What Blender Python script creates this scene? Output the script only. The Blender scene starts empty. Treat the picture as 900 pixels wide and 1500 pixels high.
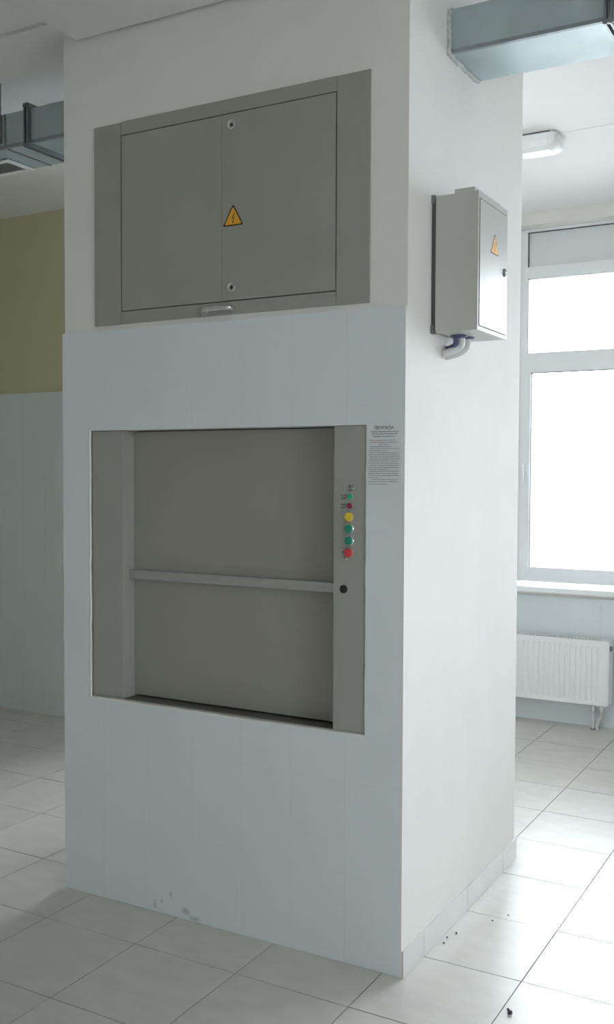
import bpy, bmesh, math, random
from mathutils import Vector, Matrix
random.seed(7)
S = bpy.context.scene
COL = S.collection

# ------------------------------------------------------------------ camera
cam_d = bpy.data.cameras.new('camera'); cam = bpy.data.objects.new('camera', cam_d); COL.objects.link(cam)
cam_d.sensor_fit = 'VERTICAL'; cam_d.sensor_height = 36.0; cam_d.sensor_width = 36.0
cam_d.lens = 1481.053 * 36.0 / 1500.0
cam_d.clip_start = 0.05; cam_d.clip_end = 200
r = Vector((0.87092216, 0.49140646, 0.00378013)); u = Vector((-0.02269084, 0.03252868, 0.9992132)); f = Vector((-0.49089685, 0.87032269, -0.03948037))
mw = Matrix((( r.x, u.x, -f.x, 1.262775), (r.y, u.y, -f.y, -2.847307), (r.z, u.z, -f.z, 1.58), (0, 0, 0, 1)))
cam.matrix_world = mw
S.camera = cam

# ------------------------------------------------------------------ world, light, exposure
S.view_settings.view_transform = 'Standard'; S.view_settings.look = 'None'
S.view_settings.gamma = 1.0; S.view_settings.use_curve_mapping = False
S.view_settings.exposure = 1.45
SKY = 6.0
w = bpy.data.worlds.new('overcast_sky'); S.world = w; w.use_nodes = True
bg = w.node_tree.nodes['Background']
bg.inputs[0].default_value = (0.895, 0.93, 1.0, 1); bg.inputs[1].default_value = SKY
try:
    S.cycles.max_bounces = 14; S.cycles.diffuse_bounces = 8; S.cycles.glossy_bounces = 5; S.cycles.transparent_max_bounces = 12
    S.cycles.caustics_reflective = True; S.cycles.sample_clamp_indirect = 6.0
except Exception: pass

WIN_Z0, WIN_Z1 = 0.872, 3.150            # window openings
WALL_Y = 3.49                            # face of the window wall
WINDOWS = [(-2.25, -1.0), (-0.79, 1.55), (2.0, 4.4)]
RX = 5.6                                 # right wall
LX, BY = -6.4, -5.6                      # far left wall, wall behind the camera
SIDE_WIN = [(-3.6, -1.8)]  # unseen window, added so side light fills the shaft front
LEFT_WIN = []    # openings in the right wall (y ranges)

def portal(loc, rot, sx, sy):            # window openings: tells Cycles where the daylight comes in
    l = bpy.data.lights.new('daylight_portal', 'AREA'); l.shape = 'RECTANGLE'; l.size = sx; l.size_y = sy; l.energy = 1
    l.cycles.is_portal = True
    o = bpy.data.objects.new('daylight_portal', l); COL.objects.link(o); o.location = loc; o.rotation_euler = rot
for a, b in WINDOWS:
    portal(((a + b) / 2, WALL_Y + 0.27, (WIN_Z0 + WIN_Z1) / 2), (-math.pi / 2, 0, 0), b - a, WIN_Z1 - WIN_Z0)
for a, b in SIDE_WIN:
    portal((RX + 0.27, (a + b) / 2, (WIN_Z0 + WIN_Z1) / 2), (0, math.pi / 2, 0), WIN_Z1 - WIN_Z0, b - a)

for a, b in LEFT_WIN:
    portal((LX - 0.27, (a + b) / 2, (WIN_Z0 + WIN_Z1) / 2), (0, -math.pi / 2, 0), WIN_Z1 - WIN_Z0, b - a)

# ------------------------------------------------------------------ materials
def mat(name, col, rough=0.5, metal=0.0, var=0.0, vscale=6.0, rvar=0.0, bump=0.0, bscale=60.0, spec=0.5, objvar=0.0, coat=0.0, stretch=(1, 1, 1), col2=None):
    m = bpy.data.materials.new(name); m.use_nodes = True; nt = m.node_tree; N = nt.nodes; L = nt.links
    b = N['Principled BSDF']
    b.inputs['Base Color'].default_value = (*col, 1); b.inputs['Roughness'].default_value = rough; b.inputs['Metallic'].default_value = metal
    b.inputs['Specular IOR Level'].default_value = spec
    if coat: b.inputs['Coat Weight'].default_value = coat; b.inputs['Coat Roughness'].default_value = 0.08
    tc = N.new('ShaderNodeNewGeometry'); mp = N.new('ShaderNodeMapping'); L.new(tc.outputs['Position'], mp.inputs[0]); mp.inputs['Scale'].default_value = stretch
    if var or col2:
        n = N.new('ShaderNodeTexNoise'); n.inputs['Scale'].default_value = vscale; n.inputs['Detail'].default_value = 5; L.new(mp.outputs[0], n.inputs['Vector'])
        r_ = N.new('ShaderNodeValToRGB'); r_.color_ramp.elements[0].position = 0.32; r_.color_ramp.elements[1].position = 0.68
        c2 = col2 if col2 else tuple(c * (1 - var) for c in col)
        r_.color_ramp.elements[0].color = (*c2, 1); r_.color_ramp.elements[1].color = (*col, 1)
        L.new(n.outputs['Fac'], r_.inputs[0]); out = r_.outputs[0]
        if objvar:
            oi = N.new('ShaderNodeObjectInfo'); mr = N.new('ShaderNodeMapRange'); mr.inputs['To Min'].default_value = 1 - objvar; mr.inputs['To Max'].default_value = 1
            L.new(oi.outputs['Random'], mr.inputs[0])
            hs = N.new('ShaderNodeHueSaturation'); L.new(out, hs.inputs['Color']); L.new(mr.outputs[0], hs.inputs['Value']); out = hs.outputs[0]
        L.new(out, b.inputs['Base Color'])
    if rvar:
        n = N.new('ShaderNodeTexNoise'); n.inputs['Scale'].default_value = vscale * 0.7; n.inputs['Detail'].default_value = 6; L.new(mp.outputs[0], n.inputs['Vector'])
        mr = N.new('ShaderNodeMapRange'); mr.inputs['From Min'].default_value = 0.3; mr.inputs['From Max'].default_value = 0.7
        mr.inputs['To Min'].default_value = max(0.02, rough - rvar); mr.inputs['To Max'].default_value = rough + rvar
        L.new(n.outputs['Fac'], mr.inputs[0]); L.new(mr.outputs[0], b.inputs['Roughness'])
    if bump:
        n = N.new('ShaderNodeTexNoise'); n.inputs['Scale'].default_value = bscale; n.inputs['Detail'].default_value = 4; L.new(mp.outputs[0], n.inputs['Vector'])
        bp = N.new('ShaderNodeBump'); bp.inputs['Strength'].default_value = bump; bp.inputs['Distance'].default_value = 0.004
        L.new(n.outputs['Fac'], bp.inputs['Height']); L.new(bp.outputs[0], b.inputs['Normal'])
    return m
M = {}
M['plaster'] = mat('white_emulsion_plaster', (0.80, 0.79, 0.76), 0.75, var=0.04, vscale=3, bump=0.12, bscale=90)
M['ceiling'] = mat('white_ceiling_paint', (0.82, 0.82, 0.81), 0.85, var=0.04, vscale=2, bump=0.05)
M['yellow'] = mat('pale_yellow_paint', (0.62, 0.59, 0.40), 0.7, var=0.05, vscale=2, bump=0.1)
M['walltile'] = mat('white_glazed_wall_tile', (0.73, 0.775, 0.80), 0.16, var=0.01, vscale=5, objvar=0.012, rvar=0.02)
def smudges(m, spots, dark, scuff=0.0):
    nt = m.node_tree; N = nt.nodes; L = nt.links; b = N['Principled BSDF']
    src = b.inputs['Base Color'].links[0].from_socket; ge = N.new('ShaderNodeNewGeometry')
    nz = N.new('ShaderNodeTexNoise'); nz.inputs['Scale'].default_value = 70; nz.inputs['Detail'].default_value = 4; L.new(ge.outputs['Position'], nz.inputs['Vector'])
    tot = None
    for (c, sc) in spots:
        mp = N.new('ShaderNodeVectorMath'); mp.operation = 'SUBTRACT'; mp.inputs[1].default_value = c; L.new(ge.outputs['Position'], mp.inputs[0])
        md = N.new('ShaderNodeVectorMath'); md.operation = 'DIVIDE'; md.inputs[1].default_value = sc; L.new(mp.outputs[0], md.inputs[0])
        ln = N.new('ShaderNodeVectorMath'); ln.operation = 'LENGTH'; L.new(md.outputs[0], ln.inputs[0])
        mr = N.new('ShaderNodeMapRange'); mr.inputs['From Min'].default_value = 1.2; mr.inputs['From Max'].default_value = 0.2; L.new(ln.outputs['Value'], mr.inputs[0])
        if tot is None: tot = mr.outputs[0]
        else:
            ad = N.new('ShaderNodeMath'); ad.operation = 'MAXIMUM'; L.new(tot, ad.inputs[0]); L.new(mr.outputs[0], ad.inputs[1]); tot = ad.outputs[0]
    if scuff:
        n2 = N.new('ShaderNodeTexNoise'); n2.inputs['Scale'].default_value = 2.3; n2.inputs['Detail'].default_value = 9; n2.inputs['Roughness'].default_value = .7; L.new(ge.outputs['Position'], n2.inputs['Vector'])
        mr = N.new('ShaderNodeMapRange'); mr.inputs['From Min'].default_value = 0.56; mr.inputs['From Max'].default_value = 0.72; mr.inputs['To Max'].default_value = scuff; L.new(n2.outputs['Fac'], mr.inputs[0])
        tot = mr.outputs[0]
        mx = N.new('ShaderNodeMath'); mx.operation = 'MULTIPLY'; mx.inputs[1].default_value = 1.0; L.new(tot, mx.inputs[0]); fac = mx.outputs[0]
    else:
        mx = N.new('ShaderNodeMath'); mx.operation = 'MULTIPLY'; L.new(tot, mx.inputs[0]); L.new(nz.outputs['Fac'], mx.inputs[1]); fac = mx.outputs[0]
    mi = N.new('ShaderNodeMix'); mi.data_type = 'RGBA'; L.new(fac, mi.inputs['Factor']); L.new(src, mi.inputs['A']); mi.inputs['B'].default_value = (*dark, 1); L.new(mi.outputs['Result'], b.inputs['Base Color'])
smudges(M['walltile'], [((-.965, 0, .028), (.010, 1, .016)), ((-.895, 0, .078), (.007, 1, .012)), ((-.829, 0, .030), (.020, 1, .014)), ((-.79, 0, .012), (.03, 1, .01)), ((-.935, 0, .045), (.006, 1, .008))], (.25, .26, .28))
M['grout'] = mat('white_grout', (0.70, 0.71, 0.70), 0.8)
M['floortile'] = mat('grey_beige_floor_tile', (0.66, 0.65, 0.61), 0.25, var=0.08, vscale=7, objvar=0.04, stretch=(1, 2.2, 1), spec=0.45)
M['floorgrout'] = mat('grey_floor_grout', (0.27, 0.265, 0.25), 0.8)
smudges(M['floortile'], [], (.40, .39, .37), scuff=0.25)
M['skirting'] = mat('grey_beige_skirting_tile', (0.68, 0.675, 0.645), 0.3, var=0.06, vscale=7, objvar=0.04)
M['greysteel'] = mat('grey_powder_coated_steel', (0.345, 0.34, 0.305), 0.42, var=0.04, vscale=3, bump=0.03, bscale=150)
M['jamb'] = mat('grey_painted_jamb_steel', (0.36, 0.355, 0.325), 0.4, var=0.04, vscale=3)
M['doorgrey'] = mat('grey_shutter_steel', (0.32, 0.31, 0.275), 0.45, var=0.05, vscale=2)
M['boxgrey'] = mat('light_grey_enclosure_steel', (0.50, 0.505, 0.475), 0.30, var=0.02, vscale=3, bump=0.015, bscale=200)
M['brushed'] = mat('brushed_steel', (0.52, 0.51, 0.52), 0.38, metal=0.75, var=0.15, vscale=40, stretch=(0.1, 1, 1))
M['darksteel'] = mat('dark_sill_steel', (0.16, 0.155, 0.14), 0.4, metal=0.4, var=0.15, vscale=10)
M['chrome'] = mat('chrome', (0.75, 0.76, 0.78), 0.18, metal=1.0)
M['black'] = mat('black_plastic', (0.012, 0.012, 0.013), 0.35)
M['gap'] = mat('dark_gap', (0.03, 0.03, 0.028), 0.9)
M['zinc'] = mat('galvanised_sheet', (0.47, 0.55, 0.57), 0.5, metal=0.5, col2=(0.38, 0.44, 0.46), vscale=4, rvar=0.1, bump=0.06, bscale=12)
M['zincdark'] = mat('dull_galvanised_angle', (0.26, 0.28, 0.29), 0.4, metal=0.8, var=0.2, vscale=15)
M['zincseam'] = mat('dull_folded_seam', (0.30, 0.34, 0.36), 0.5, metal=0.5, var=0.15, vscale=20)
M['mortar'] = mat('rough_white_mortar', (0.60, 0.62, 0.61), 0.9, var=0.25, vscale=60, bump=0.8, bscale=80)
M['pvc'] = mat('white_window_pvc', (0.85, 0.87, 0.88), 0.28, coat=0.2)
M['panelw'] = mat('white_infill_panel', (0.74, 0.76, 0.76), 0.35)
M['gasket'] = mat('dark_grey_gasket', (0.10, 0.10, 0.10), 0.6)
M['radiator'] = mat('white_radiator_enamel', (0.87, 0.88, 0.88), 0.3)
M['lampbody'] = mat('white_lamp_housing', (0.78, 0.78, 0.78), 0.4)
M['diffuser'] = mat('opal_lamp_diffuser', (0.86, 0.88, 0.88), 0.25)
M['paper'] = mat('laminated_paper', (0.70, 0.72, 0.73), 0.3)
M['ink'] = mat('grey_blue_ink', (0.10, 0.12, 0.15), 0.6)
M['redink'] = mat('faded_red_ink', (0.42, 0.16, 0.15), 0.6)
M['warn'] = mat('warning_amber', (0.80, 0.40, 0.03), 0.45)
M['warnblack'] = mat('warning_black', (0.02, 0.017, 0.015), 0.45)
M['plate'] = mat('grey_control_plate', (0.35, 0.345, 0.31), 0.35)
M['bgreen'] = mat('green_button_plastic', (0.01, 0.25, 0.15), 0.3)
M['lgreen'] = mat('green_lamp_lens', (0.02, 0.42, 0.20), 0.25)
M['bred'] = mat('red_button_plastic', (0.65, 0.05, 0.06), 0.35)
M['dred'] = mat('dark_red_lamp_lens', (0.22, 0.02, 0.06), 0.25)
M['byellow'] = mat('yellow_button_plastic', (0.80, 0.58, 0.04), 0.3)
M['conduit'] = mat('pale_grey_cable_sheath', (0.70, 0.70, 0.70), 0.4)
M['bluecable'] = mat('dark_blue_cable_sheath', (0.07, 0.08, 0.17), 0.4)
M['pipe'] = mat('grey_plastic_pipe', (0.66, 0.64, 0.63), 0.4)
M['debris'] = mat('dark_plaster_crumb', (0.07, 0.065, 0.06), 0.9)
M['ground'] = mat('pale_ground', (0.45, 0.45, 0.44), 0.9, var=0.1, vscale=0.3)
M['caulk'] = mat('white_caulk', (0.80, 0.80, 0.78), 0.6, bump=0.4, bscale=60)
g = bpy.data.materials.new('window_glass'); g.use_nodes = True; nt = g.node_tree; nt.nodes.clear()
go = nt.nodes.new('ShaderNodeOutputMaterial'); gm = nt.nodes.new('ShaderNodeMixShader'); gt = nt.nodes.new('ShaderNodeBsdfTransparent'); gg = nt.nodes.new('ShaderNodeBsdfGlossy'); gf = nt.nodes.new('ShaderNodeFresnel')
gf.inputs[0].default_value = 1.45; gg.inputs['Roughness'].default_value = 0.02; gt.inputs[0].default_value = (0.95, 0.97, 0.97, 1)
nt.links.new(gf.outputs[0], gm.inputs[0]); nt.links.new(gt.outputs[0], gm.inputs[1]); nt.links.new(gg.outputs[0], gm.inputs[2]); nt.links.new(gm.outputs[0], go.inputs[0])
M['glass'] = g

# ------------------------------------------------------------------ mesh helpers
def bx(bm, x0, x1, y0, y1, z0, z1):
    v = [bm.verts.new(p) for p in ((x0, y0, z0), (x1, y0, z0), (x1, y1, z0), (x0, y1, z0), (x0, y0, z1), (x1, y0, z1), (x1, y1, z1), (x0, y1, z1))]
    fs = []
    for q in ((3, 2, 1, 0), (4, 5, 6, 7), (0, 1, 5, 4), (1, 2, 6, 5), (2, 3, 7, 6), (3, 0, 4, 7)): fs.append(bm.faces.new([v[i] for i in q]))
    return v
def finish(name, bm, m, parent=None, bevel=0.0, smooth=False, loc=None, segs=2):
    if bevel:
        bmesh.ops.bevel(bm, geom=[e for e in bm.edges if e.is_manifold and e.calc_face_angle(0) > 0.5], offset=bevel, segments=segs, profile=0.5, affect='EDGES', clamp_overlap=True)
    bmesh.ops.recalc_face_normals(bm, faces=bm.faces)
    me = bpy.data.meshes.new(name); bm.to_mesh(me); bm.free()
    me.materials.append(M[m] if isinstance(m, str) else m)
    if smooth:
        for p_ in me.polygons: p_.use_smooth = True
        try: me.set_sharp_from_angle(angle=math.radians(40))
        except Exception: pass
    o = bpy.data.objects.new(name, me); COL.objects.link(o)
    if loc: o.location = loc
    if parent: o.parent = parent
    return o
def box(name, m, x0, x1, y0, y1, z0, z1, parent=None, bevel=0.0, segs=2):
    bm = bmesh.new(); bx(bm, x0, x1, y0, y1, z0, z1); return finish(name, bm, m, parent, bevel, segs=segs)
def boxes(name, m, lst, parent=None, bevel=0.0):
    bm = bmesh.new()
    for b in lst: bx(bm, *b)
    return finish(name, bm, m, parent, bevel)
def cyl(bm, c, axis, r1, r2, h, n=24):
    """a frustum from c along axis"""
    ax = Vector(axis).normalized(); a = ax.orthogonal().normalized(); b = ax.cross(a); c = Vector(c)
    r0 = [bm.verts.new(c + (a * math.cos(t) + b * math.sin(t)) * r1) for t in [2 * math.pi * i / n for i in range(n)]]
    rr = [bm.verts.new(c + ax * h + (a * math.cos(t) + b * math.sin(t)) * r2) for t in [2 * math.pi * i / n for i in range(n)]]
    for i in range(n): bm.faces.new((r0[i], r0[(i + 1) % n], rr[(i + 1) % n], rr[i]))
    bm.faces.new(r0[::-1]); bm.faces.new(rr)
def lathe(bm, c, axis, prof, n=28):
    ax = Vector(axis).normalized(); a = ax.orthogonal().normalized(); b = ax.cross(a); c = Vector(c); rings = []
    for (h, rad) in prof:
        if rad < 1e-6: rings.append([bm.verts.new(c + ax * h)])
        else: rings.append([bm.verts.new(c + ax * h + (a * math.cos(2 * math.pi * i / n) + b * math.sin(2 * math.pi * i / n)) * rad) for i in range(n)])
    for p_, q in zip(rings, rings[1:]):
        for i in range(n):
            j = (i + 1) % n
            if len(p_) == 1 and len(q) == 1: continue
            if len(p_) == 1: bm.faces.new((p_[0], q[j], q[i]))
            elif len(q) == 1: bm.faces.new((p_[i], p_[j], q[0]))
            else: bm.faces.new((p_[i], p_[j], q[j], q[i]))
def tube(bm, pts, rad, n=12):
    pts = [Vector(p_) for p_ in pts]; rings = []; a = None
    for i, p_ in enumerate(pts):
        t = (pts[min(i + 1, len(pts) - 1)] - pts[max(i - 1, 0)]).normalized()
        a = t.orthogonal().normalized() if a is None else (a - t * a.dot(t)).normalized()
        b = t.cross(a)
        rings.append([bm.verts.new(p_ + (a * math.cos(2 * math.pi * k / n) + b * math.sin(2 * math.pi * k / n)) * rad) for k in range(n)])
    for p_, q in zip(rings, rings[1:]):
        for k in range(n): bm.faces.new((p_[k], p_[(k + 1) % n], q[(k + 1) % n], q[k]))
    bm.faces.new(rings[0][::-1]); bm.faces.new(rings[-1])
def smooth_path(pts, k=6):
    P = [Vector(p_) for p_ in pts]; out = []
    for i in range(len(P) - 1):
        p0, p1, p2, p3 = P[max(i - 1, 0)], P[i], P[i + 1], P[min(i + 2, len(P) - 1)]
        for s in range(k):
            t = s / k
            out.append(0.5 * ((2 * p1) + (p2 - p0) * t + (2 * p0 - 5 * p1 + 4 * p2 - p3) * t * t + (3 * p1 - p0 - 3 * p2 + p3) * t ** 3))
    out.append(P[-1]); return out
def prism(bm, pts, off):
    """polygon pts (3-D) extruded by the vector off"""
    a = [bm.verts.new(p_) for p_ in pts]; b = [bm.verts.new(Vector(p_) + Vector(off)) for p_ in pts]
    n = len(a)
    for i in range(n): bm.faces.new((a[i], a[(i + 1) % n], b[(i + 1) % n], b[i]))
    bm.faces.new(a[::-1]); bm.faces.new(b)
def empty(name, loc=(0, 0, 0)):
    o = bpy.data.objects.new(name, None); COL.objects.link(o); o.location = loc; o.empty_display_size = 0.1; return o
def parent_keep(o, p_):
    o.parent = p_; o.matrix_parent_inverse = Matrix.Translation(-p_.location)
def settle(root):
    """children were modelled in world coordinates: hang them under a root that stands at its base"""
    for c in root.children: c.matrix_parent_inverse = Matrix.Translation(-root.location)
def tag(o, label=None, cat=None, group=None, kind=None):
    if label: o['label'] = label
    if cat: o['category'] = cat
    if group: o['group'] = group
    if kind: o['kind'] = kind
    return o
def struct(o, label=None, cat=None): return tag(o, label, cat, kind='structure')

def cell_plate(bm, a0, a1, b0, b1, holes, top, bot, place):
    """tile a0..a1 x b0..b1 less the holes (rectangles), between heights bot and top; place(a, b, h) -> xyz. Returns False when nothing is left"""
    A = sorted({a0, a1, *[x for h in holes for x in h[:2] if a0 < x < a1]}); B = sorted({b0, b1, *[x for h in holes for x in h[2:] if b0 < x < b1]})
    keep = set()
    for i in range(len(A) - 1):
        for j in range(len(B) - 1):
            ca, cb = (A[i] + A[i + 1]) / 2, (B[j] + B[j + 1]) / 2
            if not any(h[0] < ca < h[1] and h[2] < cb < h[3] for h in holes): keep.add((i, j))
    if not keep: return False
    V = {}
    def vert(i, j, h):
        if (i, j, h) not in V: V[(i, j, h)] = bm.verts.new(place(A[i], B[j], h))
        return V[(i, j, h)]
    for i, j in keep:
        for h in (top, bot): bm.faces.new([vert(*q, h) for q in ((i, j), (i + 1, j), (i + 1, j + 1), (i, j + 1))])
        for d, e in (((-1, 0), ((i, j), (i, j + 1))), ((1, 0), ((i + 1, j), (i + 1, j + 1))), ((0, -1), ((i, j), (i + 1, j))), ((0, 1), ((i, j + 1), (i + 1, j + 1)))):
            if (i + d[0], j + d[1]) not in keep:
                bm.faces.new([vert(*e[0], top), vert(*e[1], top), vert(*e[1], bot), vert(*e[0], bot)])
    return True

# ================================================================== SETTING
W, D = 1.39, 1.127                       # the shaft: x -W..0, y 0..D
SH0 = 0.013                              # plaster plane of its front
OPEN = (-1.262, -0.131, 0.745, 1.728)    # landing opening (x0, x1, z0, z1)
HATCH = (-1.239, -0.127, 2.108, 2.822)

# ---- floor
floor = box('floor', 'floorgrout', LX, RX, BY, WALL_Y + 0.02, -0.12, -0.0022); struct(floor, 'grey beige tiled floor around the white lift shaft')
TG = 0.0021
def visible_floor(cx, cy):
    d = Vector((cx - 1.262775, cy + 2.847307, -1.58)); z = d.dot(f)
    if z < 0.3: return None
    px, py = 450 + 1481.05 * d.dot(r) / z, 750 - 1481.05 * d.dot(u) / z
    return (-140 < px < 1040 and py < 1700)
foot = (-W - 0.002, 0.008, 0.001, D + 0.008)
near, rest = [], []
for i in range(-16, 14):
    for j in range(-15, 9):
        x0, y0 = 0.334 + 0.4 * i, 0.168 + 0.4 * j; x1, y1 = x0 + 0.4, y0 + 0.4
        x0, x1 = max(x0, LX), min(x1, RX); y0, y1 = max(y0, BY), min(y1, WALL_Y)
        if x1 - x0 < 0.02 or y1 - y0 < 0.02: continue
        c = (x0 + TG, x1 - TG, y0 + TG, y1 - TG)
        vis = any(visible_floor(a, b) for a in (x0, x1) for b in (y0, y1))
        if y0 >= 2.0 and x1 < -1.6: vis = False
        (near if vis else rest).append(c)
near.sort(key=lambda c: (c[0] - 1.26) ** 2 + (c[2] + 2.85) ** 2)
rest += near[290:]; near = near[:290]
for c in near:
    bm = bmesh.new(); dz = random.uniform(-0.0004, 0.0004); mx, my = (c[0] + c[1]) / 2, (c[2] + c[3]) / 2
    sx, sy = random.uniform(-1, 1) * 0.0015, random.uniform(-1, 1) * 0.0015
    if cell_plate(bm, *c, [foot], 0.0, -0.008, lambda a, b, h: (a, b, h + dz + (a - mx) * sx + (b - my) * sy)):
        finish('tile', bm, 'floortile', floor)
    else: bm.free()
bm = bmesh.new()
for c in rest: cell_plate(bm, *c, [foot], 0.0, -0.008, lambda a, b, h: (a, b, h))
tag(finish('far_tiles', bm, 'floortile', floor), kind='stuff')

ground = box('ground', 'ground', -60, 60, -60, 60, -1.4, -0.9); struct(ground, 'pale ground outside the windows')
# ---- ceiling: concrete slabs with joints
ceiling = box('ceiling', 'grout', LX, RX, BY, WALL_Y, 3.245, 3.4); struct(ceiling, 'white painted ceiling of slabs with straight joints')
for y0, y1 in ((BY, -0.030), (-0.004, 2.083), (2.090, WALL_Y)):
    box('slab', 'ceiling', LX, RX, y0, y1, 3.23, 3.2452, ceiling)
beam = box('trim_1', 'plaster', -1.31, 0.0, BY, -0.004, 3.145, 3.2295); struct(beam, 'shallow white ceiling beam meeting the top of the lift shaft')

# ---- window wall
JX = -2.4                                # where the left part of the room steps forward
segs = []
xs = [JX - 0.3] + [x for wn in WINDOWS for x in wn] + [RX]
for i in range(0, len(xs), 2): segs.append((xs[i], xs[i + 1], WALL_Y, WALL_Y + 0.28, -0.1, 3.4))
for a, b in WINDOWS: segs += [(a, b, WALL_Y, WALL_Y + 0.28, -0.1, WIN_Z0 - 0.03), (a, b, WALL_Y, WALL_Y + 0.28, WIN_Z1, 3.4)]
ww = boxes('wall_window', 'plaster', segs); struct(ww, 'white window wall with tiled lower part behind the shaft')
# ---- left wall with yellow paint, and the return behind the shaft
wl = box('wall_left', 'yellow', LX - 0.2, JX, 2.0, 2.2, -0.1, 3.4); struct(wl, 'wall with pale yellow paint above white tiles, left of the shaft')
wr_ = box('wall_return', 'plaster', JX - 0.2, JX, 2.2, WALL_Y + 0.28, -0.1, 3.4); struct(wr_, 'plain white return wall hidden behind the shaft')
segs = [(LX - .28, LX, BY, 2.0, -0.1, 3.4)]
for a, b in LEFT_WIN: segs += [(LX - .28, LX, a, b, -0.1, WIN_Z0 - 0.03), (LX - .28, LX, a, b, WIN_Z1, 3.4)]
ws = boxes('wall_far_left', 'yellow', segs); struct(ws, 'plain yellow side wall out of view')
wb = box('wall_rear', 'plaster', LX - 0.2, RX + 0.2, BY - 0.2, BY, -0.1, 3.4); struct(wb, 'plain white wall behind the photographer')
segs = []
ys = [BY] + [y for q in SIDE_WIN for y in q] + [WALL_Y + 0.28]
for i in range(0, len(ys), 2): segs.append((RX, RX + 0.28, ys[i], ys[i + 1], -0.1, 3.4))
for a, b in SIDE_WIN: segs += [(RX, RX + 0.28, a, b, -0.1, WIN_Z0 - 0.03), (RX, RX + 0.28, a, b, WIN_Z1, 3.4)]
wrt = boxes('wall_right', 'plaster', segs); struct(wrt, 'white side wall on the right, out of view, with an added fill window')

def wall_tiles(parent, x0, x1, z0s, ztop, zedge, yface, ind, xoff=0.0, holes=[]):
    """white 200 x 300 mm tiles on a wall facing -y"""
    box('grout', 'grout', x0, x1, yface - 0.0075, yface - 0.0002, 0.0, ztop, parent)
    far = bmesh.new(); nfar = 0
    k = math.floor((x0 - xoff) / 0.2)
    while xoff + 0.2 * k < x1 - 0.01:
        a0, a1 = max(x0, xoff + 0.2 * k), min(x1, xoff + 0.2 * (k + 1)); k += 1
        if a1 - a0 < 0.015: continue
        z1 = ztop
        while z1 > 0.01:
            z0 = max(z1 - 0.3, 0.0005)
            tilt = random.uniform(-0.0003, 0.0003)
            pl = lambda a, b, h: (a, yface - h + tilt, b)
            if ind(a0, a1, z0, z1):
                bm = bmesh.new()
                if cell_plate(bm, a0 + 0.0009, a1 - 0.0009, z0 + 0.0009, z1 - 0.0009, holes, 0.0085, 0.001, pl): finish('tile', bm, 'walltile', parent)
                else: bm.free()
            else:
                nfar += 1; cell_plate(far, a0 + 0.0009, a1 - 0.0009, z0 + 0.0009, z1 - 0.0009, holes, 0.0085, 0.001, pl)
            z1 -= 0.3
    if nfar: tag(finish('far_tiles', far, 'walltile', parent), kind='stuff')
    else: far.free()
wall_tiles(wl, LX, JX, None, 2.085, None, 2.0, lambda a0, a1, z0, z1: -4.5 < a0 < -2.9)
wall_tiles(ww, JX, RX, None, 0.80, None, WALL_Y, lambda a0, a1, z0, z1: -1.1 < a0 < 0.5, xoff=-0.01)

# ---- the shaft
bm = bmesh.new()
def shaft_place(a, b, h): return (a, h, b)
# front skin (with both recesses), then sides and back
cell_plate(bm, -W, 0.0, 0.0, 3.232, [(OPEN[0], OPEN[1], OPEN[2], OPEN[3]), (HATCH[0] + .004, HATCH[1] - .004, HATCH[2] + .004, HATCH[3] - .004)], SH0, 0.16, shaft_place)
bx(bm, -0.12, 0.0, 0.16, D, 0, 3.232); bx(bm, -W, -W + 0.12, 0.16, D, 0, 3.232); bx(bm, -W + 0.12, -0.12, D - 0.12, D, 0, 3.232)
bx(bm, -W + 0.12, -0.12, 0.161, 0.2, 0, 3.232)
bx(bm, -0.0035, 0.0, 0.0005, SH0, 0.0, 2.089)
shaft = finish('wall_shaft', bm, 'plaster'); struct(shaft, 'free-standing white lift shaft, tiled on its front below the hatch')
bm = bmesh.new(); cell_plate(bm, -W - 0.001, -0.0035, 0.0, 2.0885, [OPEN], 0.0013, SH0 - 0.0002, shaft_place)
finish('grout', bm, 'grout', shaft)
k = -7
while k < 0:
    a0, a1 = max(-W - 0.003, 0.2 * k), min(-0.0035, 0.2 * (k + 1)); k += 1
    z1 = 2.09
    while z1 > 0.01:
        z0 = max(z1 - 0.3, 0.0005); bm = bmesh.new(); t1, t2 = random.uniform(-0.0005, 0.0005), random.uniform(-0.0005, 0.0005); cx_, cz_ = (a0 + a1) / 2, (z0 + z1) / 2
        if cell_plate(bm, a0 + 0.0009, a1 - 0.0009, z0 + 0.0009, z1 - 0.0009, [OPEN], 0.0, 0.0095, lambda a, b, h: (a, h + 0.0006 + (a - cx_) * t1 + (b - cz_) * t2, b)):
            finish('tile', bm, 'walltile', shaft)
        else: bm.free()
        z1 -= 0.3
# skirting tiles along the right face and round the back corner
for y0, y1 in ((0.001, 0.167), (0.169, 0.567), (0.569, 0.967), (0.969, D + 0.009)):
    box('skirting_tile', 'skirting', 0.0, 0.008, y0, y1, 0.0005, 0.085, shaft, bevel=0.0008)
for x0, x1 in ((-0.4, -0.001), (-0.8, -0.402), (-1.2, -0.802), (-W, -1.202)):
    box('skirting_tile', 'skirting', x0, x1, D, D + 0.008, 0.0005, 0.085, shaft, bevel=0.0008)
for y0, y1 in ((0.02, 0.167), (0.169, 0.567), (0.569, 0.967), (0.969, D)):
    box('skirting_tile', 'skirting', -W - 0.008, -W, y0, y1, 0.0005, 0.085, shaft, bevel=0.0008)
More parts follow.
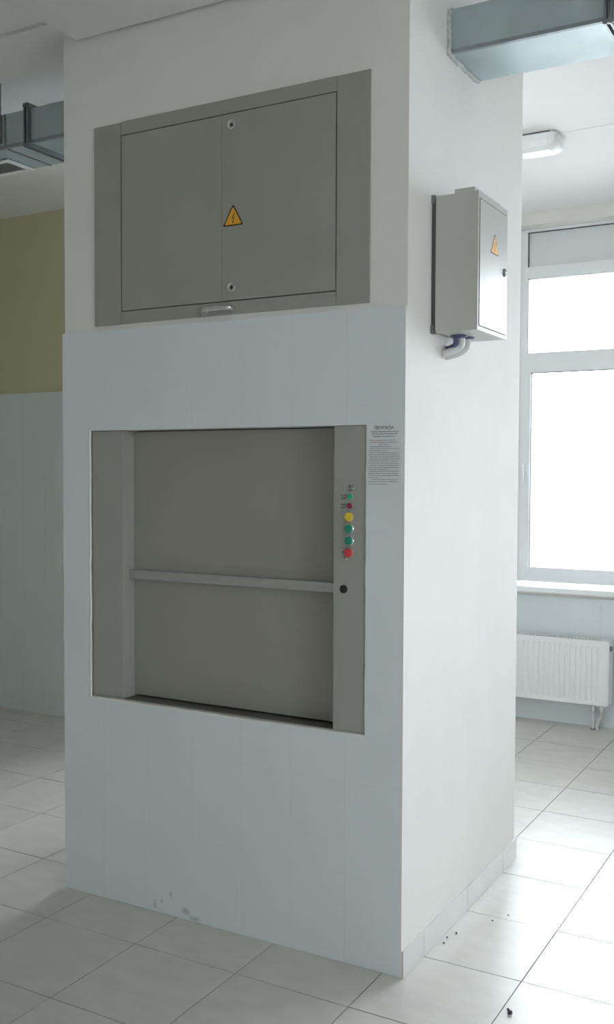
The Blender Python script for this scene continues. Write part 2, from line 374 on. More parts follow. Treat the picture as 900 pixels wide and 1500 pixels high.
# caulk bead round the landing opening
bm = bmesh.new()
def bead(p0, p1, rad, n=26, wob=0.0012):
    P = []
    for i in range(n + 1):
        t = i / n; q = Vector(p0).lerp(Vector(p1), t); P.append(q + Vector((random.uniform(-wob, wob), random.uniform(-.0005, .0005), random.uniform(-wob, wob))))
    tube(bm, P, rad, 6)
bead((OPEN[0] + .001, 0.002, OPEN[2]), (OPEN[0] + .001, 0.002, OPEN[3]), 0.0042)
bead((OPEN[0], 0.002, OPEN[2] - .001), (OPEN[1], 0.002, OPEN[2] - .001), 0.0045)
bead((OPEN[1] - .0, 0.003, OPEN[2]), (OPEN[1] - .0, 0.003, OPEN[3]), 0.002)
finish('caulk_bead', bm, 'caulk', shaft, smooth=True)

# ---- windows
def window(name, label, x0, x1, yf, sashes, detail=True):
    """PVC window facing -y, front plane yf; opening x0..x1"""
    root = empty(name, (x0, yf, WIN_Z0)); struct(root, label)
    F = M['pvc']; zb = 0.873
    fr = []
    y0, y1 = yf, yf + 0.07
    def part(n, m, *b, bevel=0.003): return box(n, m, *b, parent=root, bevel=bevel)
    part('frame', 'pvc', x0 + .002, x0 + .05, y0, y1, zb, 3.148); part('frame', 'pvc', x1 - .05, x1 - .002, y0, y1, zb, 3.148)
    part('frame', 'pvc', x0 + .05, x1 - .05, y0, y1, zb, 0.915); part('frame', 'pvc', x0 + .05, x1 - .05, y0, y1, 2.285, 2.35)
    part('frame', 'pvc', x0 + .05, x1 - .05, y0, y1, 2.838, 2.908); part('frame', 'pvc', x0 + .05, x1 - .05, y0, y1, 3.132, 3.148)
    # infill panel above, with a dark gasket line
    part('infill_panel', 'panelw', x0 + .054, x1 - .054, y0 + .022, y0 + .045, 2.911, 3.129, bevel=0)
    boxes('gasket', 'gasket', [(x0 + .05, x0 + .054, y0 + .008, y0 + .045, 2.908, 3.132), (x0 + .05, x1 - .05, y0 + .008, y0 + .045, 3.128, 3.132), (x1 - .054, x1 - .05, y0 + .008, y0 + .045, 2.908, 3.132)], root)
    part('pane', 'glass', x0 + .045, x1 - .045, y0 + .03, y0 + .036, 2.345, 2.842, bevel=0)
    boxes('glazing_bead', 'pvc', [(x0 + .05, x1 - .05, y0 + .012, y0 + .03, 2.35, 2.358), (x0 + .05, x1 - .05, y0 + .012, y0 + .03, 2.828, 2.838), (x0 + .05, x0 + .058, y0 + .012, y0 + .03, 2.35, 2.838), (x1 - .058, x1 - .05, y0 + .012, y0 + .03, 2.35, 2.838)], root)
    ws_ = (x1 - x0 - 0.04) / sashes
    for s in range(sashes):
        a, b = x0 + .015 + ws_ * s + 0.004, x0 + .015 + ws_ * (s + 1) - 0.004
        ys0, ys1 = yf - 0.016, yf + 0.045
        bm = bmesh.new(); z0, z1, fw = 0.905, 2.306, 0.064
        for q in (((a, z0), (b, z0), (b - fw, z0 + fw), (a + fw, z0 + fw)), ((a, z1), (b, z1), (b - fw, z1 - fw - .014), (a + fw, z1 - fw - .014)), ((a, z0), (a, z1), (a + fw, z1 - fw - .014), (a + fw, z0 + fw)), ((b, z0), (b, z1), (b - fw, z1 - fw - .014), (b - fw, z0 + fw))):
            prism(bm, [(x, ys0, z) for x, z in q], (0, ys1 - ys0, 0))
        sash = finish('sash', bm, 'pvc', root, bevel=0.0025)
        o = boxes('sash_gasket', 'gasket', [(a + fw, a + fw + .003, ys0 + .012, ys0 + .03, z0 + fw, z1 - fw - .014), (b - fw - .003, b - fw, ys0 + .012, ys0 + .03, z0 + fw, z1 - fw - .014), (a + fw, b - fw, ys0 + .012, ys0 + .03, z1 - fw - .018, z1 - fw - .014)], sash)
        box('pane', 'glass', a + fw - .008, b - fw + .008, ys0 + .03, ys0 + .036, z0 + fw - .008, z1 - fw - .006, parent=sash)
        if detail:
            hx = a + 0.027 if s % 2 == 0 else b - 0.027
            bm = bmesh.new(); bx(bm, hx - .013, hx + .013, ys0 - .010, ys0, 1.585, 1.65); cyl(bm, (hx, ys0 - .01, 1.625), (0, -1, 0), .009, .009, .03, 14); bx(bm, hx - .010, hx + .010, ys0 - .052, ys0 - .036, 1.505, 1.64)
            finish('handle', bm, 'pvc', sash, bevel=0.003)
    part('window_sill', 'pvc', x0 - .03, x1 + .03, 3.40 if detail else yf - .2, yf + .03, 0.828, 0.858, bevel=0.006)
    return root
w1 = window('window_1', 'tall white plastic window right of the shaft, above the radiator', *WINDOWS[1], 3.60, 2)
w2 = window('window_2', 'second white plastic window out of view to the right', *WINDOWS[2], 3.60, 2)
w0 = window('window_3', 'narrow white plastic window hidden behind the shaft', *WINDOWS[0], 3.60, 1)
settle(w1); settle(w2); settle(w0)
for k_, (a, b) in enumerate(SIDE_WIN):
    wn = window('window_%d' % (4 + k_), 'unseen white plastic window added in the side wall as fill light', 0.0, b - a, 0.0, 2, detail=False)
    settle(wn); wn.location = (RX + 0.11, b, WIN_Z0); wn.rotation_euler = (0, 0, -math.pi / 2)
    # settle() keeps children in world space of the unrotated root at (0, 0, WIN_Z0)

for k_, (a, b) in enumerate(LEFT_WIN):
    wn = window('window_%d' % (6 + k_), 'white plastic window in the far left wall out of view', 0.0, b - a, 0.0, 2, detail=False)
    settle(wn); wn.location = (LX - 0.11, a, WIN_Z0); wn.rotation_euler = (0, 0, math.pi / 2)

# ================================================================== THINGS
# ---- goods lift landing entrance
lift = tag(empty('goods_lift_door', (-0.7, 0.06, 0.745)), 'grey steel serving lift shutter with steel bar, set into the tiled shaft', 'lift door')
JL, JR = -1.118, -0.247
yd = 0.078
bm = bmesh.new(); bx(bm, OPEN[0] + .005, JL, 0.0095, 0.0115, OPEN[2] + .004, OPEN[3] - .001); bx(bm, JL - .002, JL, 0.0115, 0.15, OPEN[2] + .004, OPEN[3] - .001)
bx(bm, OPEN[0] + .005, JL - .004, 0.0115, 0.10, OPEN[2] + .004, OPEN[3] - .001)
tag(finish('door_jamb', bm, 'jamb', lift), 'left grey steel jamb')
bm = bmesh.new(); bx(bm, JR, OPEN[1] - .001, 0.005, 0.10, OPEN[2] + .004, OPEN[3] - .001); jr = finish('door_jamb', bm, 'jamb', lift, bevel=0.001); tag(jr, 'right grey steel jamb carrying the push buttons')
box('lintel', 'gap', JL, JR, 0.10, 0.13, OPEN[3] - 0.02, OPEN[3], lift)
up = box('shutter_panel', 'doorgrey', JL + .0005, JR - .0005, yd, yd + 0.02, 1.208, OPEN[3] - .004, lift, bevel=0.001); tag(up, 'upper shutter panel')
lo = box('shutter_panel', 'doorgrey', JL + .0005, JR - .0005, yd, yd + 0.02, OPEN[2] + .012, 1.200, lift, bevel=0.001); tag(lo, 'lower shutter panel')
box('gap_strip', 'gap', JL, JR, yd + .003, yd + .02, 1.199, 1.209, lift)
bm = bmesh.new(); bx(bm, JL + .002, JR - .001, yd - 0.030, yd - 0.002, 1.189, 1.220)
finish('pull_bar', bm, 'brushed', lift, bevel=0.002)
box('sill_plate', 'darksteel', JL, JR, 0.008, yd + .02, OPEN[2] + .001, OPEN[2] + .006, lift)
box('sill_lip', 'brushed', OPEN[0] + .008, OPEN[1] - .002, 0.002, 0.008, OPEN[2] + .0005, OPEN[2] + .0085, lift, bevel=0.001)
# control panel (on the right jamb)
cp = box('control_panel', 'plate', -0.238, -0.147, 0.0035, 0.005, 1.292, 1.560, lift, bevel=0.0005)
yp = 0.0035
def button(x, z, m, rad, depth, name, label, ring='greysteel', ringr=1.22, ridge=True):
    bm = bmesh.new(); lathe(bm, (x, yp, z), (0, -1, 0), [(0, rad * ringr), (0.004, rad * ringr), (0.006, rad * 1.06), (0.006, 0)])
    if ring: finish('button_ring', bm, ring, cp, smooth=True)
    else: bm.free()
    bm = bmesh.new(); lathe(bm, (x, yp - .0045, z), (0, -1, 0), [(0, rad), (depth, rad), (depth + .002, rad * .85), (depth + .0025, 0)])
    return tag(finish(name, bm, m, cp, smooth=True), label)
button(-0.187, 1.503, 'lgreen', .0085, .006, 'signal_lamp', 'small green signal lamp', ringr=1.1)
button(-0.187, 1.474, 'dred', .0088, .006, 'signal_lamp', 'small dark red signal lamp', ringr=1.1)
button(-0.189, 1.439, 'byellow', .0145, .005, 'push_button', 'yellow push button', ring='plate', ringr=1.15)
button(-0.190, 1.401, 'bgreen', .0135, .005, 'push_button', 'upper green push button', ring='chrome')
button(-0.190, 1.363, 'bgreen', .0135, .005, 'push_button', 'lower green push button', ring='chrome')
button(-0.190, 1.325, 'bred', .0140, .007, 'push_button', 'red push button', ring='plate', ringr=1.15)
bm = bmesh.new(); lathe(bm, (-0.199, yp, 1.303), (0, -1, 0), [(0, .0042), (.002, .0036), (.0025, 0)], 14); finish('screw', bm, 'chrome', cp, smooth=True)
bm = bmesh.new(); lathe(bm, (-0.178, yp, 1.5295), (0, -1, 0), [(0, .0045), (.002, .004), (.0028, 0)], 14); finish('screw', bm, 'chrome', cp, smooth=True)
bm = bmesh.new()
def glyphs(bm, x0, x1, z, h, y, seed=0, gap=.0006, wch=.0016):
    rn = random.Random(seed); x = x0; n = 0
    while x < x1 - wch * .5:
        if n > 2 and rn.random() < 0.16: x += wch * 1.0; n = 0; continue
        ww_ = wch * rn.uniform(.7, 1.2); hh = h * rn.choice((1, .8, .8, .8, 1)); bx(bm, x, min(x + ww_, x1), y - .0003, y, z - h / 2, z - h / 2 + hh); x += ww_ + gap; n += 1
for z, x0, x1 in ((1.507, -.222, -.203), (1.497, -.221, -.205), (1.478, -.222, -.203), (1.468, -.221, -.204)): glyphs(bm, x0, x1, z, .0042, yp, seed=int(z * 1000), wch=.002)
glyphs(bm, -.196, -.176, 1.536, .004, yp, 5, wch=.002); glyphs(bm, -.196, -.180, 1.524, .005, yp, 8, wch=.002); bx(bm, -.193, -.190, yp - .0003, yp, 1.53, 1.543); glyphs(bm, -.214, -.209, 1.326, .006, yp, 6, wch=.002)
finish('printed_lettering', bm, 'ink', cp)
bm = bmesh.new(); lathe(bm, (-0.211, .005, 1.208), (0, -1, 0), [(0, .0135), (.001, .0135), (.0014, .0125), (.0014, 0)]); finish('plug', bm, 'black', lift, smooth=True)
settle(lift)

# ---- machine hatch above
hatch = tag(empty('machine_hatch', (-0.68, 0.0, 2.108)), 'grey steel two-leaf hatch with warning sign above the white tiles', 'hatch')
yh = 0.006
box('frame_strip', 'greysteel', HATCH[0], -1.117, yh, 0.08, HATCH[2], HATCH[3] - .001, hatch, bevel=0.001)
box('frame_strip', 'greysteel', -0.243, HATCH[1], yh, 0.08, HATCH[2], HATCH[3] + .001, hatch, bevel=0.001)
box('frame_strip', 'greysteel', -1.1155, -0.2445, yh + .001, 0.08, 2.777, HATCH[3] + .002, hatch, bevel=0.001)
box('frame_strip', 'greysteel', -1.1155, -0.2445, yh + .001, 0.08, HATCH[2] + .001, 2.152, hatch, bevel=0.001)
box('rebate', 'gap', -1.1155, -0.2445, 0.045, 0.07, 2.152, 2.777, hatch)
ld = box('door_leaf', 'greysteel', -1.112, -0.6802, yh + .001, 0.03, 2.1555, 2.7735, hatch, bevel=0.0008); tag(ld, 'left hatch leaf')
rd = box('door_leaf', 'greysteel', -0.6788, -0.2475, yh + .0003, 0.03, 2.1555, 2.7735, hatch, bevel=0.0008); tag(rd, 'right hatch leaf with locks and warning sticker')
for z in (2.736, 2.198):
    bm = bmesh.new(); lathe(bm, (-0.640, yh + .0006, z), (0, -1, 0), [(0, .0175), (.004, .0168), (.0048, .0145), (.0035, .012), (.0035, .009), (.0, .0085), (-.0005, 0)])
    lk = finish('lock', bm, 'chrome', rd, smooth=True)
    bm = bmesh.new(); cyl(bm, (-0.640, yh, z), (0, -1, 0), .0065, .0045, .004, 3); finish('lock_core', bm, 'gap', rd)
def warning(root, place, s, yname='warning_sticker'):
    """amber triangle with a black border and a bolt; place(u, v, h) maps sticker coordinates"""
    def tri(rr, cr, n=5):
        pts = []
        for k in range(3):
            a = math.pi / 2 + k * 2 * math.pi / 3; c = (math.cos(a) * (rr - 2 * cr), math.sin(a) * (rr - 2 * cr))
            for q in range(n + 1):
                b = a - math.pi / 3 + (2 * math.pi / 3) * q / n; pts.append((c[0] + cr * math.cos(b), c[1] + cr * math.sin(b)))
        return pts
    R_ = s / math.sqrt(3)
    def poly(name, pts, h0, h1, m, par):
        bm = bmesh.new(); a = [bm.verts.new(place(x, y, h1)) for x, y in pts]; b = [bm.verts.new(place(x, y, h0)) for x, y in pts]
        bm.faces.new(a); bm.faces.new(b[::-1])
        for i in range(len(a)): bm.faces.new((a[i], b[i], b[(i + 1) % len(a)], a[(i + 1) % len(a)]))
        return finish(name, bm, m, par)
    b0 = poly(yname, tri(R_ * 1.06, .004 * s / .08), 0, .0005, 'warnblack', root)
    poly('sticker_field', tri(R_ * 0.87, .003 * s / .08), .0005, .0008, 'warn', b0)
    q = s / .08
    bolt = [(.004, .019), (-.005, .0005), (.0008, .0018), (-.0018, -.010), (-.004, -.0095), (.0002, -.0175), (.003, -.0085), (.001, -.0093), (.0052, .0042), (-.0005, .003), (.0075, .018)]
    poly('sticker_bolt', [(x * q, y * q) for x, y in bolt], .0008, .001, 'warnblack', b0)
warning(hatch, lambda a, b, h: (-0.635 + a, yh + .0004 - h, 2.4265 + b), .079)
bm = bmesh.new()
tube(bm, smooth_path([(-.748, .006, 2.129), (-.744, -.012, 2.129), (-.735, -.018, 2.129), (-.69, -.019, 2.129), (-.645, -.018, 2.129), (-.636, -.012, 2.129), (-.632, .006, 2.129)], 4), .0085, 12)
finish('handle', bm, 'chrome', hatch, smooth=True)
for x in (-.745, -.636): 
    bm = bmesh.new(); lathe(bm, (x, yh + .001, 2.129), (0, -1, 0), [(0, .011), (.0025, .0105), (.003, 0)], 18); finish('handle_base', bm, 'chrome', hatch, smooth=True)
settle(hatch)

# ---- rules notice
note = tag(box('rules_notice', 'paper', -0.1265, -0.0135, -0.0003, 0.0006, 1.536, 1.728), 'small printed rules sheet headed in Cyrillic on the tiles beside the lift buttons', 'notice')
def text_mesh(s, size, name, m, parent, place, sx=1.0, offset=0.0):
    cu = bpy.data.curves.new(name, 'FONT'); cu.body = s; cu.size = size; cu.align_x = 'CENTER'; cu.align_y = 'CENTER'; cu.extrude = 0.0; cu.offset = offset
    t = bpy.data.objects.new(name + '_src', cu); COL.objects.link(t)
    bpy.context.view_layer.update()
    me = bpy.data.meshes.new_from_object(t.evaluated_get(bpy.context.evaluated_depsgraph_get()))
    bpy.data.objects.remove(t)
    for v in me.vertices: v.co = place(v.co.x * sx, v.co.y)
    me.materials.clear(); me.materials.append(M[m]); o = bpy.data.objects.new(name, me); COL.objects.link(o); o.parent = parent; return o
text_mesh('ПРАВИЛА', .0135, 'title', 'ink', note, lambda a, b: (-0.0705 + a, -0.0009, 1.7175 + b), sx=1.02, offset=.0002)
bm = bmesh.new(); bm2 = bmesh.new()
X = lambda zx: -.124 + (zx - 130) * .000181
Z = lambda rz: 1.7517 - rz * .0001633
rows = [(280, 165, 690), (322, 195, 680), (370, 225, 630), (443, 420, 650), (483, 480, 680), (522, 330, 510), (563, 150, 570), (600, 150, 715), (640, 135, 490), (680, 150, 715), (718, 135, 715), (757, 150, 715), (797, 135, 715), (835, 135, 690), (876, 135, 700), (915, 170, 700), (957, 135, 700), (993, 135, 510), (1030, 150, 710), (1072, 135, 700), (1110, 135, 710), (1150, 135, 310), (1190, 180, 700), (1228, 135, 690), (1275, 135, 490)]
for k, (rz, a, b) in enumerate(rows): glyphs(bm, X(a), X(b), Z(rz), .0026 if k < 3 else .0017, -0.0003, seed=k + 50, gap=.0004, wch=.0012)
glyphs(bm2, X(150), X(415), Z(443), .0019, -0.0003, 1, .0004, .0012); glyphs(bm2, X(160), X(470), Z(483), .0019, -0.0003, 2, .0004, .0012)
finish('printed_lines', bm, 'ink', note); tag(finish('printed_lines', bm2, 'redink', note), 'red printed lines')

# ---- electrical cabinet on the right face
cab = tag(empty('electrical_cabinet', (0.0, 0.335, 2.03)), 'light grey wall-mounted electrical cabinet with warning triangle on the shaft side', 'electrical box')
CX0, CX1, CY0, CY1, CZ0, CZ1 = 0.016, 0.158, 0.195, 0.480, 2.030, 2.461
body = box('body', 'boxgrey', CX0, CX1, CY0, CY1, CZ0, CZ1, cab, bevel=0.002)
box('back_plate', 'gasket', 0.0015, CX0, CY0 + .003, CY1 - .003, CZ0 + .006, CZ1 - .006, cab)
for y in (CY0 - .002, CY1 - .022):
    for z in (CZ0 - .004, CZ1 - .022): box('mounting_lug', 'zincdark', 0.0, 0.012, y, y + .024, z, z + .026, cab, bevel=0.001)
box('top_flange', 'boxgrey', 0.078, 0.144, CY0 + .002, CY1 - .03, CZ1 - .002, CZ1 + .014, cab, bevel=0.001)
dgap = box('door_seal', 'gasket', CX1, CX1 + .0003, CY0 + .009, CY1 - .009, CZ0 + .011, CZ1 - .019, cab)
door = box('door', 'boxgrey', CX1 + .0004, CX1 + .0022, CY0 + .0128, CY1 - .0128, CZ0 + .0148, CZ1 - .0228, cab, bevel=0.0008)
warning(cab, lambda a, b, h: (CX1 + .0021 + h, 0.345 + a, 2.312 + b), .076)
bm = bmesh.new(); lathe(bm, (CX1 + .0022, 0.446, 2.248), (1, 0, 0), [(0, .0135), (.004, .013), (.005, .011), (.0035, .0095), (.0035, .007), (.001, .0065), (.0005, 0)]); finish('lock', bm, 'zincdark', door, smooth=True)
bm = bmesh.new(); cyl(bm, (CX1 + .0025, 0.446, 2.248), (1, 0, 0), .006, .0045, .006, 16); finish('lock_core', bm, 'chrome', door, smooth=True)
bm = bmesh.new(); lathe(bm, (0.055, 0.305, CZ0), (0, 0, -1), [(0, .028), (.006, .027), (.008, .02), (.008, 0)]); finish('cable_gland', bm, 'bluecable', cab, smooth=True)
bm = bmesh.new(); lathe(bm, (0.062, 0.365, CZ0), (0, 0, -1), [(0, .024), (.004, .023), (.006, .018), (.006, 0)]); finish('cable_gland', bm, 'bluecable', cab, smooth=True)
settle(cab)
def cable(name, label, m, pts, rad):
    bm = bmesh.new(); tube(bm, smooth_path(pts, 7), rad, 14); o = finish(name, bm, m, None, smooth=True); tag(o, label, 'cable'); return o
cable('cable', 'dark blue cable sleeve, leftmost under the electrical cabinet', 'bluecable', [(.050, .290, 2.021), (.050, .292, 2.011), (.043, .302, 2.000), (.022, .322, 1.995), (.0, .338, 1.992)], .0085)
cable('cable', 'pale middle cable bending from the cabinet base into the wall', 'conduit', [(.060, .315, 2.021), (.060, .315, 2.010), (.056, .316, 1.996), (.034, .310, 1.982), (.0, .300, 1.972)], .0125)
cable('cable', 'pale rightmost cable curving out of the cabinet base', 'conduit', [(.064, .362, 2.023), (.064, .362, 2.008), (.059, .360, 1.992), (.040, .350, 1.978), (.0, .334, 1.965)], .0115)

# ---- ventilation ducts
DY0, DY1, DZ0, DZ1 = 0.325, 0.600, 2.957, 3.098
def duct(name, label, x0, x1, flanges, m='zinc'):
    root = empty(name, (x0 if x0 >= 0 else x1, (DY0 + DY1) / 2, DZ0)); tag(root, label, 'ventilation duct')
    a = x0
    for k, fx in enumerate(flanges + [x1]):
        box('duct_section', m, a + .0005, fx - .0005, DY0, DY1, DZ0, DZ1, root, bevel=0.003); a = fx
    boxes('seam', 'zincseam', [(x0 + .001, x1 - .001, DY0 - .005, DY0, DZ0 - .004, DZ0 + .009), (x0 + .001, x1 - .001, DY0, DY0 + .010, DZ0 - .004, DZ0)], root, bevel=0.0015)
    for fx in flanges:
        for s in (-1, 1):
            c = fx + s * .0085; h = .0035; e = .020
            bm = bmesh.new(); cell_plate(bm, DY0 - e, DY1 + e, DZ0 - e, DZ1 + e, [(DY0 - .0005, DY1 + .0005, DZ0 - .0005, DZ1 + .0005)], c - h, c + h, lambda p_, q, hh: (hh, p_, q))
            finish('flange', bm, 'zincdark', root)
        for y in (DY0 - .018, DY1 + .004):
            for z in (DZ0 - .016, DZ1 + .004):
                bm = bmesh.new(); bx(bm, fx - .017, fx + .017, y, y + .014, z, z + .012); finish('corner_bolt', bm, 'zincdark', root, bevel=0.002)
    return root
dr = duct('ventilation_duct', 'galvanised rectangular duct leaving the right face of the shaft near the ceiling', 0.0, 5.2, [0.522, 1.8, 3.05, 4.3])
bm = bmesh.new()
for p0, p1 in (((.003, DY0 - .004, DZ0 - .003), (.003, DY0 - .004, DZ1)), ((.003, DY0 - .004, DZ0 - .003), (.003, DY1, DZ0 - .003)), ((.003, DY1, DZ0), (.003, DY1 + .003, DZ1)), ((.003, DY0, DZ1), (.003, DY1, DZ1))):
    n = 16; P = [Vector(p0).lerp(Vector(p1), i / n) + Vector((random.uniform(-.001, .005), random.uniform(-.003, .003), random.uniform(-.003, .003))) for i in range(n + 1)]
    tube(bm, P, .0085, 6)
finish('mortar_collar', bm, 'mortar', dr, smooth=True)
for x in (1.2, 3.7):
    for y in (DY0 + .03, DY1 - .03):
        bm = bmesh.new(); cyl(bm, (x, y, DZ1 - .001), (0, 0, 1), .004, .004, 3.231 - DZ1, 8); finish('hanger_rod', bm, 'zincdark', dr)
settle(dr)
dl = duct('ventilation_duct', 'dull galvanised duct with a white grille on the left of the shaft', -4.9, -W, [-3.9, -2.99, -1.875])
for p_ in list(dl.children):
    pass
# grille on the underside
gx0, gx1, gy0, gy1 = -2.75, -2.11, 0.43, 0.597
box('grille_backing', 'gasket', gx0 + .01, gx1 - .01, gy0 + .01, gy1 - .01, DZ0 - .004, DZ0 - .0005, dl)
bm = bmesh.new(); cell_plate(bm, gx0, gx1, gy0, gy1, [(gx0 + .024, gx1 - .024, gy0 + .024, gy1 - .024)], DZ0 - .010, DZ0 - .0035, lambda a, b, h: (a, b, h)); finish('grille_frame', bm, 'lampbody', dl)
for k in range(9):
    y = gy0 + .031 + k * .0133
    bm = bmesh.new(); prism(bm, [(gx0 + .022, y - .005, DZ0 - .009), (gx0 + .022, y - .0035, DZ0 - .0095), (gx0 + .022, y + .006, DZ0 - .0045), (gx0 + .022, y + .0045, DZ0 - .004)], (gx1 - gx0 - .044, 0, 0)); finish('slat', bm, 'lampbody', dl)
# joint strip across the duct, and hangers
boxes('joint_strip', 'zincdark', [(-2.018, -2.008, DY0 - .003, DY1, DZ0 - .003, DZ0), (-2.018, -2.008, DY0 - .003, DY0, DZ0, DZ1)], dl)
box('drive_cleat', 'brushed', -1.915, -1.900, DY0 - .002, DY1, DZ0 - .008, DZ0 - .0005, dl, bevel=0.002)
bm = bmesh.new()
cell_plate(bm, -2.053, -2.030, DZ0 + .02, 3.2298, [(-2.045, -2.038, DZ1 + .008 + .018 * k, DZ1 + .017 + .018 * k) for k in range(6)], DY0 - .0065, DY0 - .0045, lambda a, b, h: (a, h, b)); finish('hanger_strap', bm, 'zincdark', dl)
bm = bmesh.new(); cyl(bm, (-2.0, DY1 + .015, 3.08), (0, 0, 1), .005, .005, .149, 10); bx(bm, -2.02, -1.98, DY1 + .0, DY1 + .03, 3.224, 3.2298); bx(bm, -2.01, -1.99, DY1, DY1 + .025, 3.076, 3.082); finish('hanger_rod', bm, 'zincdark', dl)
settle(dl)

# ---- ceiling lamp
lamp = tag(empty('ceiling_lamp', (-0.72, 2.1, 3.23)), 'long white ceiling lamp with a rounded end, unlit, behind the shaft', 'lamp')
LX0, LX1, LY0, LY1, LZ = -1.38, -0.118, 2.018, 2.190, 3.230
box('housing', 'lampbody', LX0 + .006, LX1 - .02, LY0 + .008, LY1 - .008, LZ - .022, LZ - .0002, lamp, bevel=0.003)
box('dark_edge_strip', 'gasket', LX0 + .006, LX1 - .03, LY0 + .004, LY1 - .006, LZ - .0085, LZ - .0015, lamp)  # dark strip along the top edge of the lamp
bm = bmesh.new()
prof = [(LY0, LZ - .009), (LY0 - .0, LZ - .045), (LY0 + .010, LZ - .068), (LY0 + .040, LZ - .082), (LY1 - .040, LZ - .082), (LY1 - .010, LZ - .068), (LY1, LZ - .045), (LY1, LZ - .009)]
prism(bm, [(LX0 + .03, y, z) for y, z in prof], (LX1 - LX0 - .075, 0, 0)); finish('diffuser', bm, 'diffuser', lamp, bevel=0.003)
for s, xa, xb in ((1, LX1 - .045, LX1), (-1, LX0 + .03, LX0)):
    bm = bmesh.new(); rings = []
    for k in range(7):
        t = k / 6 * math.pi / 2; sc = 0.80 + 0.20 * math.cos(t); x = xa + (xb - xa) * math.sin(t)
        cy_, cz_ = (LY0 + LY1) / 2, LZ - .009
        rings.append([bm.verts.new((x, cy_ + (y - cy_) * (sc * 1.01), cz_ + (z - cz_) * (1.01 * (0.55 + 0.45 * math.cos(t))))) for y, z in prof])
    for a, b in zip(rings, rings[1:]):
        for k in range(len(prof)): bm.faces.new((a[k], a[(k + 1) % len(prof)], b[(k + 1) % len(prof)], b[k]))
    bm.faces.new(rings[0][::-1]); bm.faces.new(rings[-1]); finish('end_cap', bm, 'lampbody', lamp, smooth=True)
settle(lamp)

# ---- radiator
rad = tag(empty('radiator', (-0.7, 3.4, 0.157)), 'white ribbed panel radiator under the window, right of the shaft', 'radiator')
RX0, RX1, RZ0, RZ1, RY0, RY1 = -1.33, -0.128, 0.160, 0.560, 3.350, 3.450
def rib_panel(name, yf, yb):
    bm = bmesh.new(); pts = [(RX0 + .012, 0)]; x = RX0 + .03; a = []
    while x < RX1 - .045:
        a += [(x, 0), (x + .004, .005), (x + .014, .005), (x + .018, 0)]; x += .0333
    prof_ = [(RX0 + .008, 0)] + a + [(RX1 - .008, 0)]
    zt, zb = RZ1 - .012, RZ0 + .002
    rows_ = []
    for z, k in ((zb, 0), (zb + .022, 0), (zb + .034, 1), (zt - .034, 1), (zt - .022, 0), (zt, 0)):
        rows_.append([bm.verts.new((px, yf + d * k, z)) for px, d in prof_])
    for p_, q in zip(rows_, rows_[1:]):
        for i in range(len(p_) - 1): bm.faces.new((p_[i], p_[i + 1], q[i + 1], q[i]))
    bx(bm, RX0 + .008, RX1 - .008, yf + .0075, yb, zb, zt)
    return finish(name, bm, 'radiator', rad)
rib_panel('front_panel', RY0, RY0 + .018); box('rear_panel', 'radiator', RX0 + .008, RX1 - .008, RY1 - .016, RY1, RZ0 + .002, RZ1 - .012, rad, bevel=0.003)
boxes('convector_fins', 'radiator', [(RX0 + .03 + .03 * k, RX0 + .033 + .03 * k, RY0 + .018, RY1 - .016, RZ0 + .03, RZ1 - .03) for k in range(38)], rad)
bm = bmesh.new(); cell_plate(bm, RX0 + .004, RX1 - .004, RY0 + .001, RY1 - .001, [(RX0 + .03 + .022 * k, RX0 + .046 + .022 * k, RY0 + .02, RY1 - .02) for k in range(51)], RZ1, RZ1 - .004, lambda a, b, h: (a, b, h)); finish('top_grille', bm, 'radiator', rad)
box('front_lip', 'radiator', RX0 + .004, RX1 - .004, RY0 - .002, RY0 + .002, RZ1 - .018, RZ1, rad, bevel=0.001)
for xa in (RX0, RX1 - .006): box('side_cover', 'radiator', xa, xa + .006, RY0 - .001, RY1 + .001, RZ0 + .012, RZ1, rad, bevel=0.002)
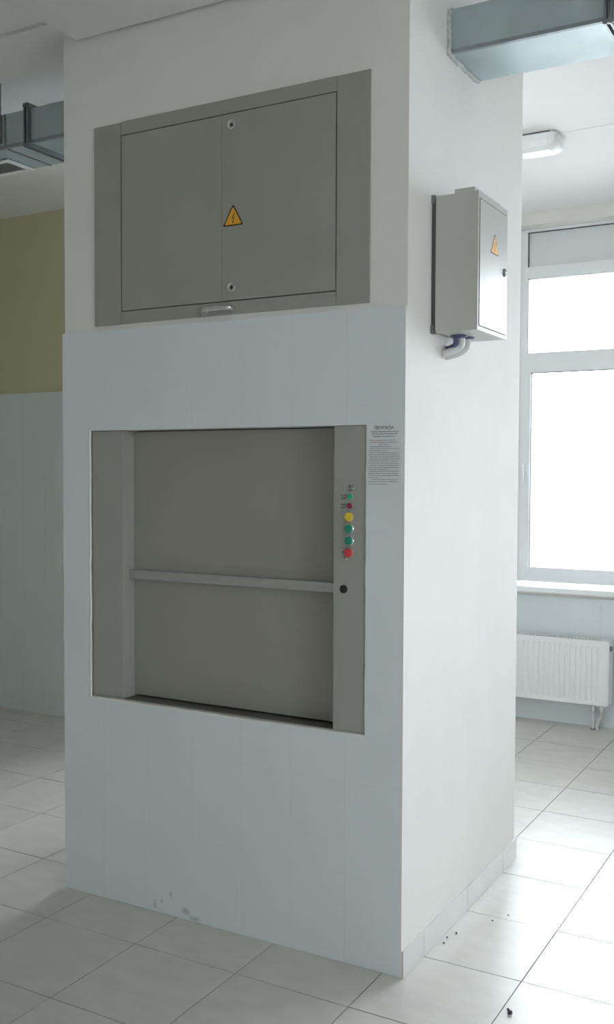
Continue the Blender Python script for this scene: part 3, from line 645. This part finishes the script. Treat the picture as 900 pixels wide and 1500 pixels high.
bm = bmesh.new(); lathe(bm, (RX1, 3.372, RZ1 - .045), (1, 0, 0), [(0, .016), (.012, .015), (.014, .010), (.014, 0)], 20); finish('valve_cap', bm, 'zincdark', rad, smooth=True)
for x in (-0.232, -0.182):
    bm = bmesh.new(); lathe(bm, (x, 3.41, RZ0 - .001), (0, 0, -1), [(0, .012), (.012, .012), (.012, .017), (.034, .017), (.036, .012), (.050, .012), (.052, .0)], 18); finish('valve', bm, 'chrome', rad, smooth=True)
    bm = bmesh.new(); xe = x if x < -.2 else -0.207
    tube(bm, smooth_path([(x, 3.41, RZ0 - .045), (x, 3.41, .08), (xe, 3.411, .035), (xe, 3.411, -.001)], 6), .0105, 14); finish('pipe', bm, 'pipe', rad, smooth=True)
bm = bmesh.new(); lathe(bm, (-0.232, 3.41, .0), (0, 0, 1), [(0, .019), (.006, .018), (.009, .011)], 18); finish('floor_rosette', bm, 'zincdark', rad, smooth=True)
for x in (RX0 + .15, RX1 - .15): box('wall_bracket', 'radiator', x - .015, x + .015, RY1, WALL_Y - .0085, RZ0 + .05, RZ1 - .05, rad)
settle(rad)

# ---- crumbs of plaster on the floor
def crumb(x, y, s, label, n=0):
    bm = bmesh.new(); bmesh.ops.create_icosphere(bm, subdivisions=2, radius=s)
    rn = random.Random(n)
    for v in bm.verts: v.co *= rn.uniform(.7, 1.25); v.co.z *= .75
    zmin = min(v.co.z for v in bm.verts)
    o = finish('debris_crumb', bm, 'debris', None, loc=(x, y, -zmin + .0002)); tag(o, label, 'debris'); return o
crumb(.363, -.035, .0075, 'dark crumb of rubble on the pale tile, lower right foreground', 1)
crumb(.352, -.018, .0042, 'tiny dark crumb just behind the larger one in the foreground', 2)
for k, (x, y, s, l) in enumerate([(.030, .285, .0035, 'speck of grit by the skirting, nearest of three close together'), (.024, .330, .0032, 'speck of grit touching the skirting, leftmost by the wall'), (.040, .375, .0038, 'speck of grit by the skirting, farthest of the three by the wall'), (.115, .53, .003, 'lone grit speck out on the tile below the cabinet'), (.150, .60, .003, 'lone grit speck farthest out on the pale tile')]):
    crumb(x, y, s, l, 10 + k)
